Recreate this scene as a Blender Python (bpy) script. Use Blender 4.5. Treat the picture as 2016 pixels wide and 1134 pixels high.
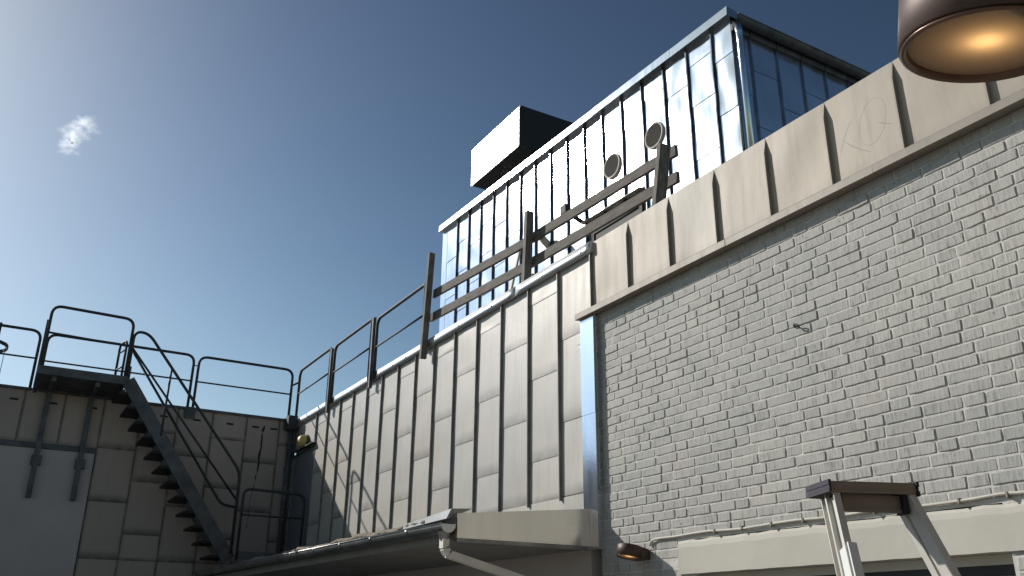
import bpy, math, random
from mathutils import Vector, Matrix
R = math.radians
random.seed(7)
for o in list(bpy.data.objects): bpy.data.objects.remove(o)
scene = bpy.context.scene
COL = scene.collection

# ------------------------------------------------------------------ camera
# world: X along the long facade, Y into it, Z up, origin at the eye (the ground is 1.6 m lower)
YAW, PITCH, ROLL, FPX = R(59.71), R(21.30), R(0.505), 1730.0
fw = Vector((-math.sin(YAW)*math.cos(PITCH), math.cos(YAW)*math.cos(PITCH), math.sin(PITCH)))
rt = Vector((math.cos(YAW), math.sin(YAW), 0)); up = rt.cross(fw)
r2 = rt*math.cos(ROLL)+up*math.sin(ROLL); u2 = -rt*math.sin(ROLL)+up*math.cos(ROLL)
cd = bpy.data.cameras.new('camera'); cam = bpy.data.objects.new('camera', cd); COL.objects.link(cam)
cam.matrix_world = Matrix(((r2.x, u2.x, -fw.x, 0), (r2.y, u2.y, -fw.y, 0), (r2.z, u2.z, -fw.z, 0), (0, 0, 0, 1)))
cd.sensor_fit = 'HORIZONTAL'; cd.sensor_width = 36; cd.lens = FPX/2016*36; cd.clip_start = 0.05; cd.clip_end = 5000
scene.camera = cam
# ------------------------------------------------------------------ sky, sun, exposure
TOSUN = Vector((-1.0, -0.62, 0.715)).normalized()
ELEV = math.asin(TOSUN.z); AZ = math.atan2(TOSUN.x, TOSUN.y)
w = bpy.data.worlds.new('World'); scene.world = w; w.use_nodes = True
nt = w.node_tree; nt.nodes.clear()
sky = nt.nodes.new('ShaderNodeTexSky'); sky.sky_type = 'NISHITA'; sky.sun_disc = False
sky.sun_elevation = ELEV; sky.sun_rotation = AZ % (2*math.pi)
sky.altitude = 0; sky.air_density = 1.0; sky.dust_density = 1.0; sky.ozone_density = 2.0
bg = nt.nodes.new('ShaderNodeBackground'); bg.inputs[1].default_value = 0.1
out = nt.nodes.new('ShaderNodeOutputWorld')
# the sky's own contrast and colour balance: deeper blue away from the sun
vm = nt.nodes.new('ShaderNodeVectorMath'); vm.operation = 'SCALE'; vm.inputs['Scale'].default_value = .06
sep = nt.nodes.new('ShaderNodeSeparateXYZ'); com = nt.nodes.new('ShaderNodeCombineXYZ')
for i_, (k_, g_) in enumerate(((.315, 1.73), (.405, 1.82), (.585, 1.90))):      # y = (x^-5 + k^-5)^(-g/5)
    pa = nt.nodes.new('ShaderNodeMath'); pa.operation = 'POWER'; pa.inputs[1].default_value = -5
    ad = nt.nodes.new('ShaderNodeMath'); ad.operation = 'ADD'; ad.inputs[1].default_value = k_**-5
    pb = nt.nodes.new('ShaderNodeMath'); pb.operation = 'POWER'; pb.inputs[1].default_value = -.2*g_
    nt.links.new(sep.outputs[i_], pa.inputs[0]); nt.links.new(pa.outputs[0], ad.inputs[0]); nt.links.new(ad.outputs[0], pb.inputs[0]); nt.links.new(pb.outputs[0], com.inputs[i_])
v3 = nt.nodes.new('ShaderNodeVectorMath'); v3.operation = 'MULTIPLY'; v3.inputs[1].default_value = (49.3, 48.6, 37.6)
nt.links.new(sky.outputs[0], vm.inputs[0]); nt.links.new(vm.outputs[0], sep.inputs[0]); nt.links.new(com.outputs[0], v3.inputs[0]); nt.links.new(v3.outputs[0], bg.inputs[0]); nt.links.new(bg.outputs[0], out.inputs[0])
sl = bpy.data.lights.new('sun', 'SUN'); sl.energy = 4.2; sl.angle = R(0.53); sl.color = (1.0, 0.95, 0.88)
so = bpy.data.objects.new('sun', sl); COL.objects.link(so)
so.rotation_euler = TOSUN.to_track_quat('Z', 'Y').to_euler()
vs = scene.view_settings; vs.view_transform = 'Standard'; vs.look = 'None'; vs.gamma = 1; vs.exposure = 0.0
try: vs.use_curve_mapping = False
except Exception: pass

# ------------------------------------------------------------------ materials
class NT:
    def __init__(s, name):
        s.m = bpy.data.materials.new(name); s.m.use_nodes = True; s.t = s.m.node_tree
        s.b = s.t.nodes['Principled BSDF']
    def n(s, t, **k):
        x = s.t.nodes.new(t)
        for a, b in k.items(): setattr(x, a, b)
        return x
    def l(s, a, b): s.t.links.new(a, b)
    def coord(s, scale=(1, 1, 1)):
        g = s.n('ShaderNodeNewGeometry'); mp = s.n('ShaderNodeMapping'); mp.inputs['Scale'].default_value = scale
        s.l(g.outputs['Position'], mp.inputs['Vector']); return mp.outputs[0]
    def noise(s, vec, scale, detail=4, rough=.55):
        x = s.n('ShaderNodeTexNoise'); x.inputs['Scale'].default_value = scale; x.inputs['Detail'].default_value = detail
        x.inputs['Roughness'].default_value = rough; s.l(vec, x.inputs['Vector']); return x.outputs['Fac']
    def ramp(s, fac, stops):
        x = s.n('ShaderNodeValToRGB'); e = x.color_ramp.elements
        while len(e) < len(stops): e.new(0.5)
        for i, (p, c) in enumerate(stops):
            e[i].position = p; e[i].color = (*c, 1) if len(c) == 3 else c
        s.l(fac, x.inputs[0]); return x.outputs[0]
    def mix(s, f, a, b, mode='MIX'):
        x = s.n('ShaderNodeMix', data_type='RGBA', blend_type=mode)
        if isinstance(f, (int, float)): x.inputs[0].default_value = f
        else: s.l(f, x.inputs[0])
        for v, i in ((a, 6), (b, 7)):
            if isinstance(v, tuple): x.inputs[i].default_value = (*v, 1)
            else: s.l(v, x.inputs[i])
        return x.outputs[2]
    def math(s, op, a, b=0.0):
        x = s.n('ShaderNodeMath', operation=op)
        for v, i in ((a, 0), (b, 1)):
            if isinstance(v, (int, float)): x.inputs[i].default_value = v
            else: s.l(v, x.inputs[i])
        return x.outputs[0]
    def attr(s, name):
        x = s.n('ShaderNodeAttribute', attribute_name=name); return x.outputs['Fac']
    def uv(s):
        x = s.n('ShaderNodeUVMap', uv_map='UVMap'); y = s.n('ShaderNodeSeparateXYZ'); s.l(x.outputs[0], y.inputs[0])
        return y.outputs[0], y.outputs[1]
    def bump(s, h, dist, strength=1.0, prev=None):
        x = s.n('ShaderNodeBump'); x.inputs['Distance'].default_value = dist; x.inputs['Strength'].default_value = strength
        s.l(h, x.inputs['Height'])
        if prev is not None: s.l(prev, x.inputs['Normal'])
        return x.outputs[0]
    def set(s, col=None, rough=None, metal=None, normal=None, **k):
        for key, v in (('Base Color', col), ('Roughness', rough), ('Metallic', metal), ('Normal', normal)):
            if v is None: continue
            if isinstance(v, (int, float)): s.b.inputs[key].default_value = v
            elif isinstance(v, tuple): s.b.inputs[key].default_value = (*v, 1)
            else: s.l(v, s.b.inputs[key])
        return s.m

def sheet_mat(name, c1, c2, metal, rough, grime_shade=(.12, .11, .10), grime_shade_amt=.5, blot=.5, bumpd=.0012, dent=0.0, floor=.25, lap=None):
    s = NT(name); v = s.coord(); vs_ = s.coord((3, 3, .35))
    big = s.noise(v, .9, 5); streak = s.noise(vs_, 4, 5, .6); fine = s.noise(v, 60, 3)
    col = s.mix(s.ramp(big, [(.35, (0, 0, 0)), (.68, (1, 1, 1))]), c1, c2)
    rnd = s.attr('rnd')
    col = s.mix(s.math('MULTIPLY', rnd, .6), col, tuple(x*.82 for x in c1))
    col = s.mix(s.math('MULTIPLY', s.ramp(streak, [(.48, (0, 0, 0)), (.72, (1, 1, 1))]), blot*.35), col, tuple(x*.6 for x in c1))
    u, vv = s.uv()
    # grime along the lower laps and seams, with lap shadow lines painted into it
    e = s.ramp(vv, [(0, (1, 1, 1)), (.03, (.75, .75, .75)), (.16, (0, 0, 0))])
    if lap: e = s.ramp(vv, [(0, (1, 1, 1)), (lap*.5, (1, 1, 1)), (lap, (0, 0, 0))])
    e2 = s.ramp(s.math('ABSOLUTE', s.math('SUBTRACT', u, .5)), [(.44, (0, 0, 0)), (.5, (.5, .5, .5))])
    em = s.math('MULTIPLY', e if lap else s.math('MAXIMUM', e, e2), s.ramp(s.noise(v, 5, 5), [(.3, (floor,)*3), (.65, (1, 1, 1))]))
    col = s.mix(s.math('MULTIPLY', em, grime_shade_amt), col, grime_shade)
    rg = s.math('ADD', s.math('MULTIPLY', streak, .14), rough-.07)
    h = s.math('ADD', s.math('MULTIPLY', fine, .25), s.noise(v, 7, 3))
    nrm = s.bump(h, bumpd)
    if dent:
        vo = s.n('ShaderNodeTexVoronoi'); vo.inputs['Scale'].default_value = 2.3; s.l(v, vo.inputs['Vector'])
        d = s.ramp(vo.outputs['Distance'], [(0, (0, 0, 0)), (.035, (1, 1, 1))])
        nrm = s.bump(d, dent, .8, nrm)
    return s.set(col, rg, metal, nrm)

M = {}
M['zinc'] = sheet_mat('weathered_zinc', (.50, .46, .40), (.455, .455, .435), .06, .50, grime_shade_amt=.85, floor=.45, blot=1.0, dent=.007)
M['zincfascia'] = sheet_mat('weathered_fascia', (.445, .375, .28), (.365, .325, .265), .03, .56, blot=1.2, grime_shade_amt=.45, dent=.004)
M['brown'] = sheet_mat('shaded_cladding', (.47, .39, .335), (.39, .335, .295), .0, .65, grime_shade=(.03, .027, .025), grime_shade_amt=1.0, floor=.45)
M['galv'] = sheet_mat('new_galvanised', (.74, .76, .78), (.64, .66, .69), .95, .155, grime_shade=(.015, .017, .022), grime_shade_amt=.9, floor=.6, lap=.022, blot=.5, bumpd=.0004)
M['galvside'] = sheet_mat('side_galvanised', (.74, .76, .78), (.64, .66, .69), .95, .16, grime_shade=(.10, .11, .13), grime_shade_amt=.6, floor=.5, lap=.012, blot=.5, bumpd=.0004)
M['galvtrim'] = sheet_mat('galvanised_trim', (.58, .60, .62), (.48, .50, .52), .95, .16, grime_shade_amt=.0, bumpd=.0006)
M['coping'] = sheet_mat('coping_sheet', (.74, .73, .70), (.66, .66, .65), .55, .30, grime_shade_amt=.1, blot=.6, bumpd=.0006)
M['mirror'] = sheet_mat('canopy_fascia_sheet', (.90, .86, .79), (.84, .80, .73), 1.0, .21, grime_shade_amt=.25, blot=.8, bumpd=.0004)
M['strip'] = sheet_mat('strip_sheet', (.90, .92, .94), (.80, .83, .87), 1.0, .17, grime_shade_amt=.0, blot=1.3, bumpd=.0004)
M['ledge'] = sheet_mat('ledge_sheet', (.30, .26, .21), (.22, .195, .16), .1, .55, grime_shade_amt=.6, blot=1.2)

def simple(name, col, rough=.5, metal=0.0, var=.25, scale=12, bumpd=0.0, stretch=(1, 1, 1)):
    s = NT(name); v = s.coord(stretch); f = s.noise(v, scale, 5)
    c = s.mix(s.ramp(f, [(.3, (0, 0, 0)), (.7, (1, 1, 1))]), tuple(x*(1-var) for x in col), tuple(min(1, x*(1+var)) for x in col))
    n = s.bump(s.noise(v, scale*5, 4), bumpd) if bumpd else None
    return s.set(c, rough, metal, n)
M['steel'] = simple('galvanised_tube', (.05, .056, .064), .65, .3, .25, 9)
M['darksteel'] = simple('dark_galvanised_steel', (.10, .105, .11), .6, .3, .35, 6)
M['treadsteel'] = simple('tread_steel', (.016, .018, .018), .6, .3, .3, 8)
M['wood'] = simple('weathered_timber', (.125, .106, .09), .8, 0, .4, 7, .002, (1, 6, 6))
M['woodpost'] = simple('timber_post', (.16, .142, .122), .8, 0, .4, 7, .002, (6, 6, 1))
M['soffit'] = simple('soffit_board', (.24, .23, .205), .8, 0, .12, 3)
M['lintel'] = simple('painted_beam', (.50, .475, .41), .75, 0, .07, 2.5, .0015)
M['render'] = simple('white_render', (.50, .46, .44), .8, 0, .06, 2.0, .001)
M['blackbox'] = simple('black_sheet', (.012, .012, .014), .6, 0, .2, 3)
M['hoodglare'] = simple('hood_painted_glare', (.86, .84, .80), .35, .4, .05, 3)  # pale colour stands in for sun glare on the hood's front
M['doorgrey'] = simple('grey_door_paint', (.11, .107, .10), .6, 0, .06, 3)
M['doorgrey'].node_tree.nodes['Principled BSDF'].inputs['Specular IOR Level'].default_value = .12
M['bluedoor'] = simple('blue_grey_door', (.165, .175, .20), .5, 0, .08, 3)
M['darkframe'] = simple('dark_frame', (.03, .03, .032), .7, 0, .2, 5)
M['felt'] = simple('roofing_felt', (.24, .20, .16), .95, 0, .45, 14, .01)
M['roof'] = simple('flat_roof_felt', (.10, .10, .10), .95, 0, .2, 3, .004)
M['gutter'] = simple('aged_gutter', (.34, .34, .33), .35, .8, .35, 5)
M['pipe'] = simple('painted_pipe', (.80, .75, .66), .5, .0, .1, 6)
M['rust'] = simple('rusty_pipe', (.22, .07, .03), .8, 0, .5, 20, .002)
M['palesleeve'] = simple('pale_sleeve', (.70, .62, .50), .6, 0, .15, 10)
M['ventframe'] = simple('cream_vent_plastic', (.56, .51, .41), .6, 0, .08, 5)
M['ventdark'] = simple('vent_louvre', (.15, .135, .11), .8, 0, .1, 5)
M['alu'] = simple('ladder_aluminium', (.62, .60, .55), .45, .35, .10, 9, 0, (1, 1, .2))
M['laddertop'] = simple('ladder_step_profile', (.24, .205, .165), .5, .3, .12, 8)
M['purple'] = simple('purple_plastic', (.042, .033, .052), .55, 0, .15, 8)
M['label'] = simple('white_label', (.70, .70, .68), .5, 0, .04, 8)
M['ink'] = simple('label_ink', (.05, .05, .06), .6, 0, 0, 8)
M['bronze'] = simple('bronze_paint', (.085, .055, .042), .52, .3, .12, 40)
M['bronzerim'] = simple('bronze_rim', (.16, .10, .07), .3, .6, .12, 30)
M['yellow'] = simple('yellowed_plastic', (.58, .47, .16), .5, 0, .1, 8)
M['cable'] = simple('painted_cable', (.52, .49, .43), .6, 0, .1, 20)
M['scratch'] = simple('scratch_mark', (.27, .24, .20), .6, .1, .1, 40)
M['tar'] = simple('tar_streak', (.025, .022, .02), .8, 0, .4, 30)
M['ground'] = simple('yard_paving', (.22, .21, .195), .9, 0, .2, 1.5, .01)

def glassmat():
    s = NT('dark_window_glass'); return s.set((.012, .014, .016), .06, 0.0)
M['glass'] = glassmat()

def brickmat():
    s = NT('painted_brick'); v = s.coord(); vst = s.coord((1, 1, .12)); rnd = s.attr('rnd')
    f = s.noise(v, 1.1, 4); streak = s.noise(vst, 75, 4, .65); chip = s.noise(v, 26, 5, .7); mid = s.noise(v, 9, 4)
    c = s.mix(s.ramp(f, [(.35, (0, 0, 0)), (.65, (1, 1, 1))]), (.455, .437, .385), (.375, .372, .35))
    c = s.mix(s.math('MULTIPLY', rnd, .5), c, (.31, .305, .285))
    sm = s.math('MULTIPLY', s.ramp(streak, [(.50, (0, 0, 0)), (.66, (1, 1, 1))]), s.ramp(mid, [(.40, (.1, .1, .1)), (.62, (1, 1, 1))]))
    c = s.mix(s.math('MULTIPLY', sm, .75), c, (.15, .15, .145))
    pk = s.ramp(s.noise(v, 2.1, 3), [(.60, (0, 0, 0)), (.72, (1, 1, 1))])
    c = s.mix(s.math('MULTIPLY', pk, .35), c, (.50, .43, .37))
    pit = s.ramp(chip, [(.27, (1, 1, 1)), (.34, (0, 0, 0))])
    c = s.mix(s.math('MULTIPLY', pit, .5), c, (.16, .15, .14))
    h = s.math('ADD', s.math('MULTIPLY', streak, .55), s.math('MULTIPLY', mid, .6))
    h = s.math('SUBTRACT', h, s.math('MULTIPLY', pit, .9))
    n = s.bump(h, .0065, 1.0)
    n = s.bump(s.noise(v, 220, 3), .0012, .6, n)
    return s.set(c, .72, 0, n)
M['brick'] = brickmat()
def mortarmat():
    s = NT('painted_mortar'); v = s.coord(); f = s.noise(v, 14, 5, .65)
    c = s.mix(s.ramp(f, [(.3, (0, 0, 0)), (.7, (1, 1, 1))]), (.50, .485, .445), (.60, .58, .53))
    n = s.bump(f, .008, 1); n = s.bump(s.noise(v, 130, 3), .002, .7, n)
    return s.set(c, .8, 0, n)
M['mortar'] = mortarmat()

# ------------------------------------------------------------------ mesh helpers
class MB:
    def __init__(s): s.v = []; s.f = []; s.uv = []; s.rnd = []; s.mi = []; s.sm = []
    def face(s, idx, uv=None, rnd=0.0, mi=0, sm=False):
        s.f.append(tuple(idx)); s.uv.append(uv or [(.5, .5)]*len(idx)); s.rnd.append(rnd); s.mi.append(mi); s.sm.append(sm)
    def add(s, pts):
        b = len(s.v); s.v.extend([tuple(p) for p in pts]); return b
    def quad(s, a, b, c, d, **k):
        i = s.add((a, b, c, d)); s.face((i, i+1, i+2, i+3), **k)
    def hexa(s, p, **k):                      # eight corners: bottom ring then top ring, counter-clockwise seen from above
        i = s.add(p)
        for q in ((3, 2, 1, 0), (4, 5, 6, 7), (0, 1, 5, 4), (1, 2, 6, 5), (2, 3, 7, 6), (3, 0, 4, 7)):
            s.face([i+x for x in q], **k)
    def box(s, x0, x1, y0, y1, z0, z1, **k):
        s.hexa([(x0, y0, z0), (x1, y0, z0), (x1, y1, z0), (x0, y1, z0), (x0, y0, z1), (x1, y0, z1), (x1, y1, z1), (x0, y1, z1)], **k)
    def bar(s, a, b, w, h, side=None, **k):    # rectangular bar from a to b; w across (side dir), h along the other
        a = Vector(a); b = Vector(b); d = (b-a).normalized()
        sd = Vector(side) if side else (Vector((0, 0, 1)) if abs(d.z) < .9 else Vector((1, 0, 0)))
        sd = (sd-d*sd.dot(d)).normalized(); ot = d.cross(sd)
        P = []
        for c in (a, b):
            P += [c-sd*w/2-ot*h/2, c+sd*w/2-ot*h/2, c+sd*w/2+ot*h/2, c-sd*w/2+ot*h/2]
        s.hexa(P, **k)
    def tube(s, pts, r, n=10, caps=True, **k):
        pts = [Vector(p) for p in pts]; rs = r if isinstance(r, (list, tuple)) else [r]*len(pts)
        d0 = (pts[1]-pts[0]).normalized(); ref = Vector((0, 0, 1)) if abs(d0.z) < .9 else Vector((1, 0, 0))
        u = (ref-d0*ref.dot(d0)).normalized(); base = []
        for i, p in enumerate(pts):
            if i == 0: t = d0
            elif i == len(pts)-1: t = (pts[i]-pts[i-1]).normalized()
            else: t = ((pts[i]-pts[i-1]).normalized()+(pts[i+1]-pts[i]).normalized()).normalized()
            u = (u-t*u.dot(t)).normalized(); vv = t.cross(u)
            base.append(s.add([p+(u*math.cos(a)+vv*math.sin(a))*rs[i] for a in [2*math.pi*j/n for j in range(n)]]))
        for i in range(len(pts)-1):
            for j in range(n):
                j2 = (j+1) % n
                s.face((base[i]+j, base[i]+j2, base[i+1]+j2, base[i+1]+j), sm=True, **k)
        if caps:
            s.face([base[0]+j for j in range(n)][::-1], **k); s.face([base[-1]+j for j in range(n)], **k)
    def lathe(s, c, axis, prof, n=32, **k):     # profile of (radius, height along axis)
        c = Vector(c); ax = Vector(axis).normalized(); ref = Vector((1, 0, 0)) if abs(ax.x) < .9 else Vector((0, 1, 0))
        u = (ref-ax*ref.dot(ax)).normalized(); vv = ax.cross(u); rings = []
        for r, h in prof:
            rings.append(s.add([c+ax*h+(u*math.cos(a)+vv*math.sin(a))*r for a in [2*math.pi*j/n for j in range(n)]]))
        for i in range(len(prof)-1):
            for j in range(n):
                j2 = (j+1) % n
                s.face((rings[i]+j, rings[i]+j2, rings[i+1]+j2, rings[i+1]+j), sm=True, **k)
    def build(s, name, mats, parent=None, autosmooth=False):
        me = bpy.data.meshes.new(name); me.from_pydata(s.v, [], s.f)
        for m in (mats if isinstance(mats, list) else [mats]): me.materials.append(m)
        uvl = me.uv_layers.new(name='UVMap'); k = 0
        flat = [c for f in s.uv for p in f for c in p]; uvl.data.foreach_set('uv', flat)
        at = me.attributes.new('rnd', 'FLOAT', 'FACE'); at.data.foreach_set('value', s.rnd)
        me.polygons.foreach_set('material_index', s.mi); me.polygons.foreach_set('use_smooth', s.sm); me.update()
        o = bpy.data.objects.new(name, me); COL.objects.link(o)
        if parent: o.parent = parent
        return o
def arc(c, a, b, n=6):      # corner at c between points a and b (quarter-like bend), quadratic curve
    c, a, b = Vector(c), Vector(a), Vector(b)
    return [a*(1-t)**2+c*2*t*(1-t)+b*t*t for t in [i/n for i in range(n+1)]]
def bend(pts, r):           # rounded polyline
    P = [Vector(p) for p in pts]; o = [P[0]]
    for i in range(1, len(P)-1):
        a = P[i]+(P[i-1]-P[i]).normalized()*min(r, (P[i-1]-P[i]).length*.49)
        b = P[i]+(P[i+1]-P[i]).normalized()*min(r, (P[i+1]-P[i]).length*.49)
        o += arc(P[i], a, b)
    return o+[P[-1]]
def thing(name, label, cat, loc=(0, 0, 0), group=None):
    o = bpy.data.objects.new(name, None); COL.objects.link(o); o.empty_display_size = .2
    tag(o, label, cat, group); return o
def tag(o, label=None, cat=None, group=None, kind=None):
    if label: o['label'] = label
    if cat: o['category'] = cat
    if group: o['group'] = group
    if kind: o['kind'] = kind
    return o
def rebase(root, loc):      # put the Empty at the thing's base; children keep their world place
    root.location = loc
    for ch in root.children: ch.location = Vector(ch.location)-Vector(loc)
def copy_tree(o, parent=None):
    c = o.copy(); COL.objects.link(c)
    if parent: c.parent = parent
    for ch in list(o.children): copy_tree(ch, c)
    return c

# sheet cladding: wall frame maps (s, z, n) -> world
def sheet(mb, F, s0, s1, z0, z1, nb, nt_, nx=4, nz=6, amp=.003, rnd=0.0, seed=0, edges=True):
    rg = random.Random(seed); ph = [rg.uniform(0, 6.28) for _ in range(8)]
    W, H = s1-s0, z1-z0; a = [rg.uniform(-1, 1) for _ in range(4)]
    b = len(mb.v)
    for j in range(nz+1):
        for i in range(nx+1):
            u, v = i/nx, j/nz
            e = math.sin(math.pi*u)**.7*min(1, 6*min(v, 1-v)+.25)
            d = a[0]*math.sin(2.3*u*2+ph[0]+v*2*a[1]*2)+.8*a[2]*math.sin(v*H*5+ph[1]+u*3)+.6*math.sin(v*H*9+ph[2]-u*4*a[3])
            n = nb*(1-v)+nt_*v+amp*e*d
            mb.v.append(tuple(F(s0+W*u, z0+H*v, n)))
    for j in range(nz):
        for i in range(nx):
            q = (b+j*(nx+1)+i, b+j*(nx+1)+i+1, b+(j+1)*(nx+1)+i+1, b+(j+1)*(nx+1)+i)
            mb.face(q, [(i/nx, j/nz), ((i+1)/nx, j/nz), ((i+1)/nx, (j+1)/nz), (i/nx, (j+1)/nz)], rnd, 0, True)
    if edges and nb > .0005:   # lower lap edge
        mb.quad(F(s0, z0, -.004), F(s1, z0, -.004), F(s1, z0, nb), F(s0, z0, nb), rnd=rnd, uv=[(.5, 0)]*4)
def seam(mb, F, s, z0, z1, p=.031, t=.009, taper=False, wob=0.0, seed=0, joints=()):
    rg = random.Random(seed); zs = [z0]
    k = max(2, int((z1-z0)/.12))
    zs = [z0+(z1-z0)*i/k for i in range(k+1)]; prev = None
    for i, z in enumerate(zs):
        q = p
        if taper:
            d = z1-z; q = p*min(1, max(0.04, d/.13))
        o = rg.uniform(-wob, wob)+(wob*.8*math.sin(z*7+seed))
        tt = t*(1+.5*rg.random()*(wob > 0))
        ring = [F(s-tt/2, z, -.004), F(s-tt/2+o, z, q), F(s+tt/2+o, z, q), F(s+tt/2, z, -.004)]
        b = mb.add(ring)
        if prev is not None:
            for a_, b_ in ((0, 1), (1, 2), (2, 3)):
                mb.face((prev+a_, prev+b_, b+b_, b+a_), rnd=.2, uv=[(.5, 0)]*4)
        else: mb.face((b, b+1, b+2, b+3), rnd=.2)
        prev = b
    mb.face((prev, prev+3, prev+2, prev+1), rnd=.2)

# ------------------------------------------------------------------ ground, roofs
YF = 4.226                                  # face of the metal cladding; bricks sit a little behind
g = MB(); g.quad((-2500, -2500, -1.6), (2500, -2500, -1.6), (2500, 2500, -1.6), (-2500, 2500, -1.6))
tag(g.build('ground', M['ground']), kind='structure')

# ------------------------------------------------------------------ main building
bld = thing('long_building', 'long low building of whitewashed brick and weathered seamed metal with dark roof edge line', 'building')
YB = YF+.036
# bricks in a two-stretchers-one-header bond
def brick_wall():
    mb = MB(); H = .0672; L, HD, J = .240, .125, .0085
    rg = random.Random(3)
    X0, X1, Z0, Z1 = -5.86, 1.6, -1.6, 2.62
    op = (-4.78, -2.555, -1.6, .60)         # window opening with the beam above it
    nc = int((Z1-Z0)/H)
    for c in range(nc):
        z = Z0+c*H; off = (c % 2)*.182+((c//2) % 2)*.06
        x = X0-rg.uniform(0, .02)-off-.05; k = c % 3
        while x < X1:
            ln = HD if k % 3 == 2 else L
            k += 1
            a, b = max(x, X0), min(x+ln-J, X1); x += ln
            if b-a < .02: continue
            zz0, zz1 = z+J/2, z+H-J/2
            if zz0 < op[3] and b > -4.95:
                if zz0 > .36: continue          # the beam
                if a < op[1] and b > op[0]:
                    if a < op[0]-.03: b = op[0]
                    elif b > op[1]+.03: a = op[1]
                    else: continue
            d = rg.gauss(0, .0009); rn = min(1, max(0, rg.gauss(.35, .33)))
            tlt = rg.gauss(0, .0014); rr = .006
            nx = max(2, int((b-a)/.035))
            def ring(ins, dep, jit):
                pts = []
                for i in range(nx+1): pts.append((a+ins+(b-a-2*ins)*i/nx, zz0+ins))
                pts.append((b-ins, (zz0+zz1)/2))
                for i in range(nx, -1, -1): pts.append((a+ins+(b-a-2*ins)*i/nx, zz1-ins))
                pts.append((a+ins, (zz0+zz1)/2))
                m = len(pts); o = []
                for i, (px, pz) in enumerate(pts):
                    cr = 0
                    if ins < .001 and (i in (0, nx, nx+2, 2*nx+2)): cr = .0015
                    cxm = (a+b)/2; czm = (zz0+zz1)/2
                    px += (cr if px < cxm else -cr)+rg.gauss(0, jit); pz += (cr if pz < czm else -cr)+rg.gauss(0, jit)
                    o.append((px, YB-dep-d-tlt*(px-a)/(b-a), pz))
                return o
            r0 = mb.add(ring(-.001, -.010, .0006)); r1 = mb.add(ring(.0003, -.0026, .0014)); r2_ = mb.add(ring(.0046, 0, .0010))
            m = 2*nx+4
            for q0, q1 in ((r0, r1), (r1, r2_)):
                for i in range(m):
                    i2 = (i+1) % m; mb.face((q0+i, q0+i2, q1+i2, q1+i), rnd=rn, sm=(q0 == r1))
            mb.face([r2_+i for i in range(m)], rnd=rn)
    # mortar bed behind the bricks, with the opening left out
    ym = YB+.0052
    for (a, b, c_, d_) in ((X0, op[0], Z0, Z1), (op[0], op[1], op[3], Z1), (op[1], X1, Z0, Z1)):
        mb.quad((a, ym, c_), (b, ym, c_), (b, ym, d_), (a, ym, d_), mi=1)
    for x_ in (op[0], op[1]):               # reveals of the opening
        mb.quad((x_, ym, Z0), (x_, ym+.12, Z0), (x_, ym+.12, op[3]), (x_, ym, op[3]), mi=1)
    return mb.build('brick_wall', [M['brick'], M['mortar']], bld)
brick_wall()
# painted beam over the window
m = MB()
zb, zt = .372, .575; xb0 = -4.94
def wav(x): return .004*math.sin(x*23)+.003*math.sin(x*57+1)
k = 60; pr = None
for i in range(k+1):
    x = xb0+(1.6-xb0)*i/k; e = wav(x)
    rr_ = [(x, YB+.13, zb), (x, YB-.012, zb+.3*e), (x, YB-.014, zt-.03+e), (x, YB-.009, zt+e), (x, YB+.006, zt+.018+e)]
    b = m.add(rr_)
    if pr is not None:
        for j in range(4): m.face((pr+j, b+j, b+j+1, pr+j+1))
    else: m.face((b+4, b+3, b+2, b+1, b))
    pr = b
m.build('lintel_beam', M['lintel'], bld)
# window below it
m = MB(); yw = YB+.10
m.box(-4.78, -2.555, yw, yw+.03, .322, .3705); m.build('transom_board', M['lintel'], bld)
wf = MB()
wf.box(-4.78, -2.555, yw+.012, yw+.06, .275, .3215); wf.box(-2.60, -2.556, yw+.012, yw+.06, -.8, .2745); wf.box(-4.779, -4.73, yw+.012, yw+.06, -.8, .2745)
wf.box(-3.70, -3.65, yw+.012, yw+.06, -.8, .2745); wf.box(-4.729, -2.601, yw+.012, yw+.06, -.86, -.801)
wfo = wf.build('window', M['darkframe'], bld)
m = MB(); m.box(-4.729, -2.601, yw+.04, yw+.045, -.8, .2745); m.build('pane', M['glass'], wfo)
# plain body: roof slab, inner walls (keeps light out)
m = MB(); m.box(-14.29, 1.6, YB+.25, 13.0, -1.6, 3.06); m.build('roof_slab', M['roof'], bld)
m = MB(); m.box(-14.29, 1.6, YF+.03, YB+.249, 2.60, 3.10); m.build('parapet', M['render'], bld)
m = MB(); m.box(-14.29, -5.99, YF+.03, YB+.249, -1.6, 2.599); m.build('core_wall', M['render'], bld)

Fm = lambda s, z, n: Vector((s, YF-n, z))
SP = .5265; XS = [-5.83-SP*i for i in range(17)]
m = MB(); ZT = 3.14
EVEN = [1.06, 1.836, 2.60, ZT]; ODD = [1.06, 1.426, 2.196, 2.95, ZT]
for i in range(16):
    x1, x0 = XS[i], XS[i+1]
    z = EVEN if i % 2 == 0 else ODD
    if i == 0: z = [1.065, 1.70, 2.45, ZT]
    if x0 < -14.3: x0 = -14.3
    if i < 14 and True:
        zz = list(z)
        for a, b in zip(zz[:-1], zz[1:]):
            if x0 < -13.15 and b < 2.7: 
                if x0 < -13.6: continue
            sheet(m, Fm, x0+.004, x1-.004 if i else -5.80, a, b, .0045, .0005, 5, 7, .003, random.random(), seed=i*17+int(a*10))
for i in range(14):
    if i == 0: seam(m, Fm, XS[0], 2.60, ZT, seed=1)
    else: seam(m, Fm, XS[i], 1.03 if XS[i] > -13.2 else 2.70, ZT, seed=i)
x0 = XS[14]
sheet(m, Fm, -14.3, XS[14]+.0, 2.70, ZT, .0045, .0005, 4, 4, .002, .4, seed=99); seam(m, Fm, XS[14], 2.70, ZT, seed=14)
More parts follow.
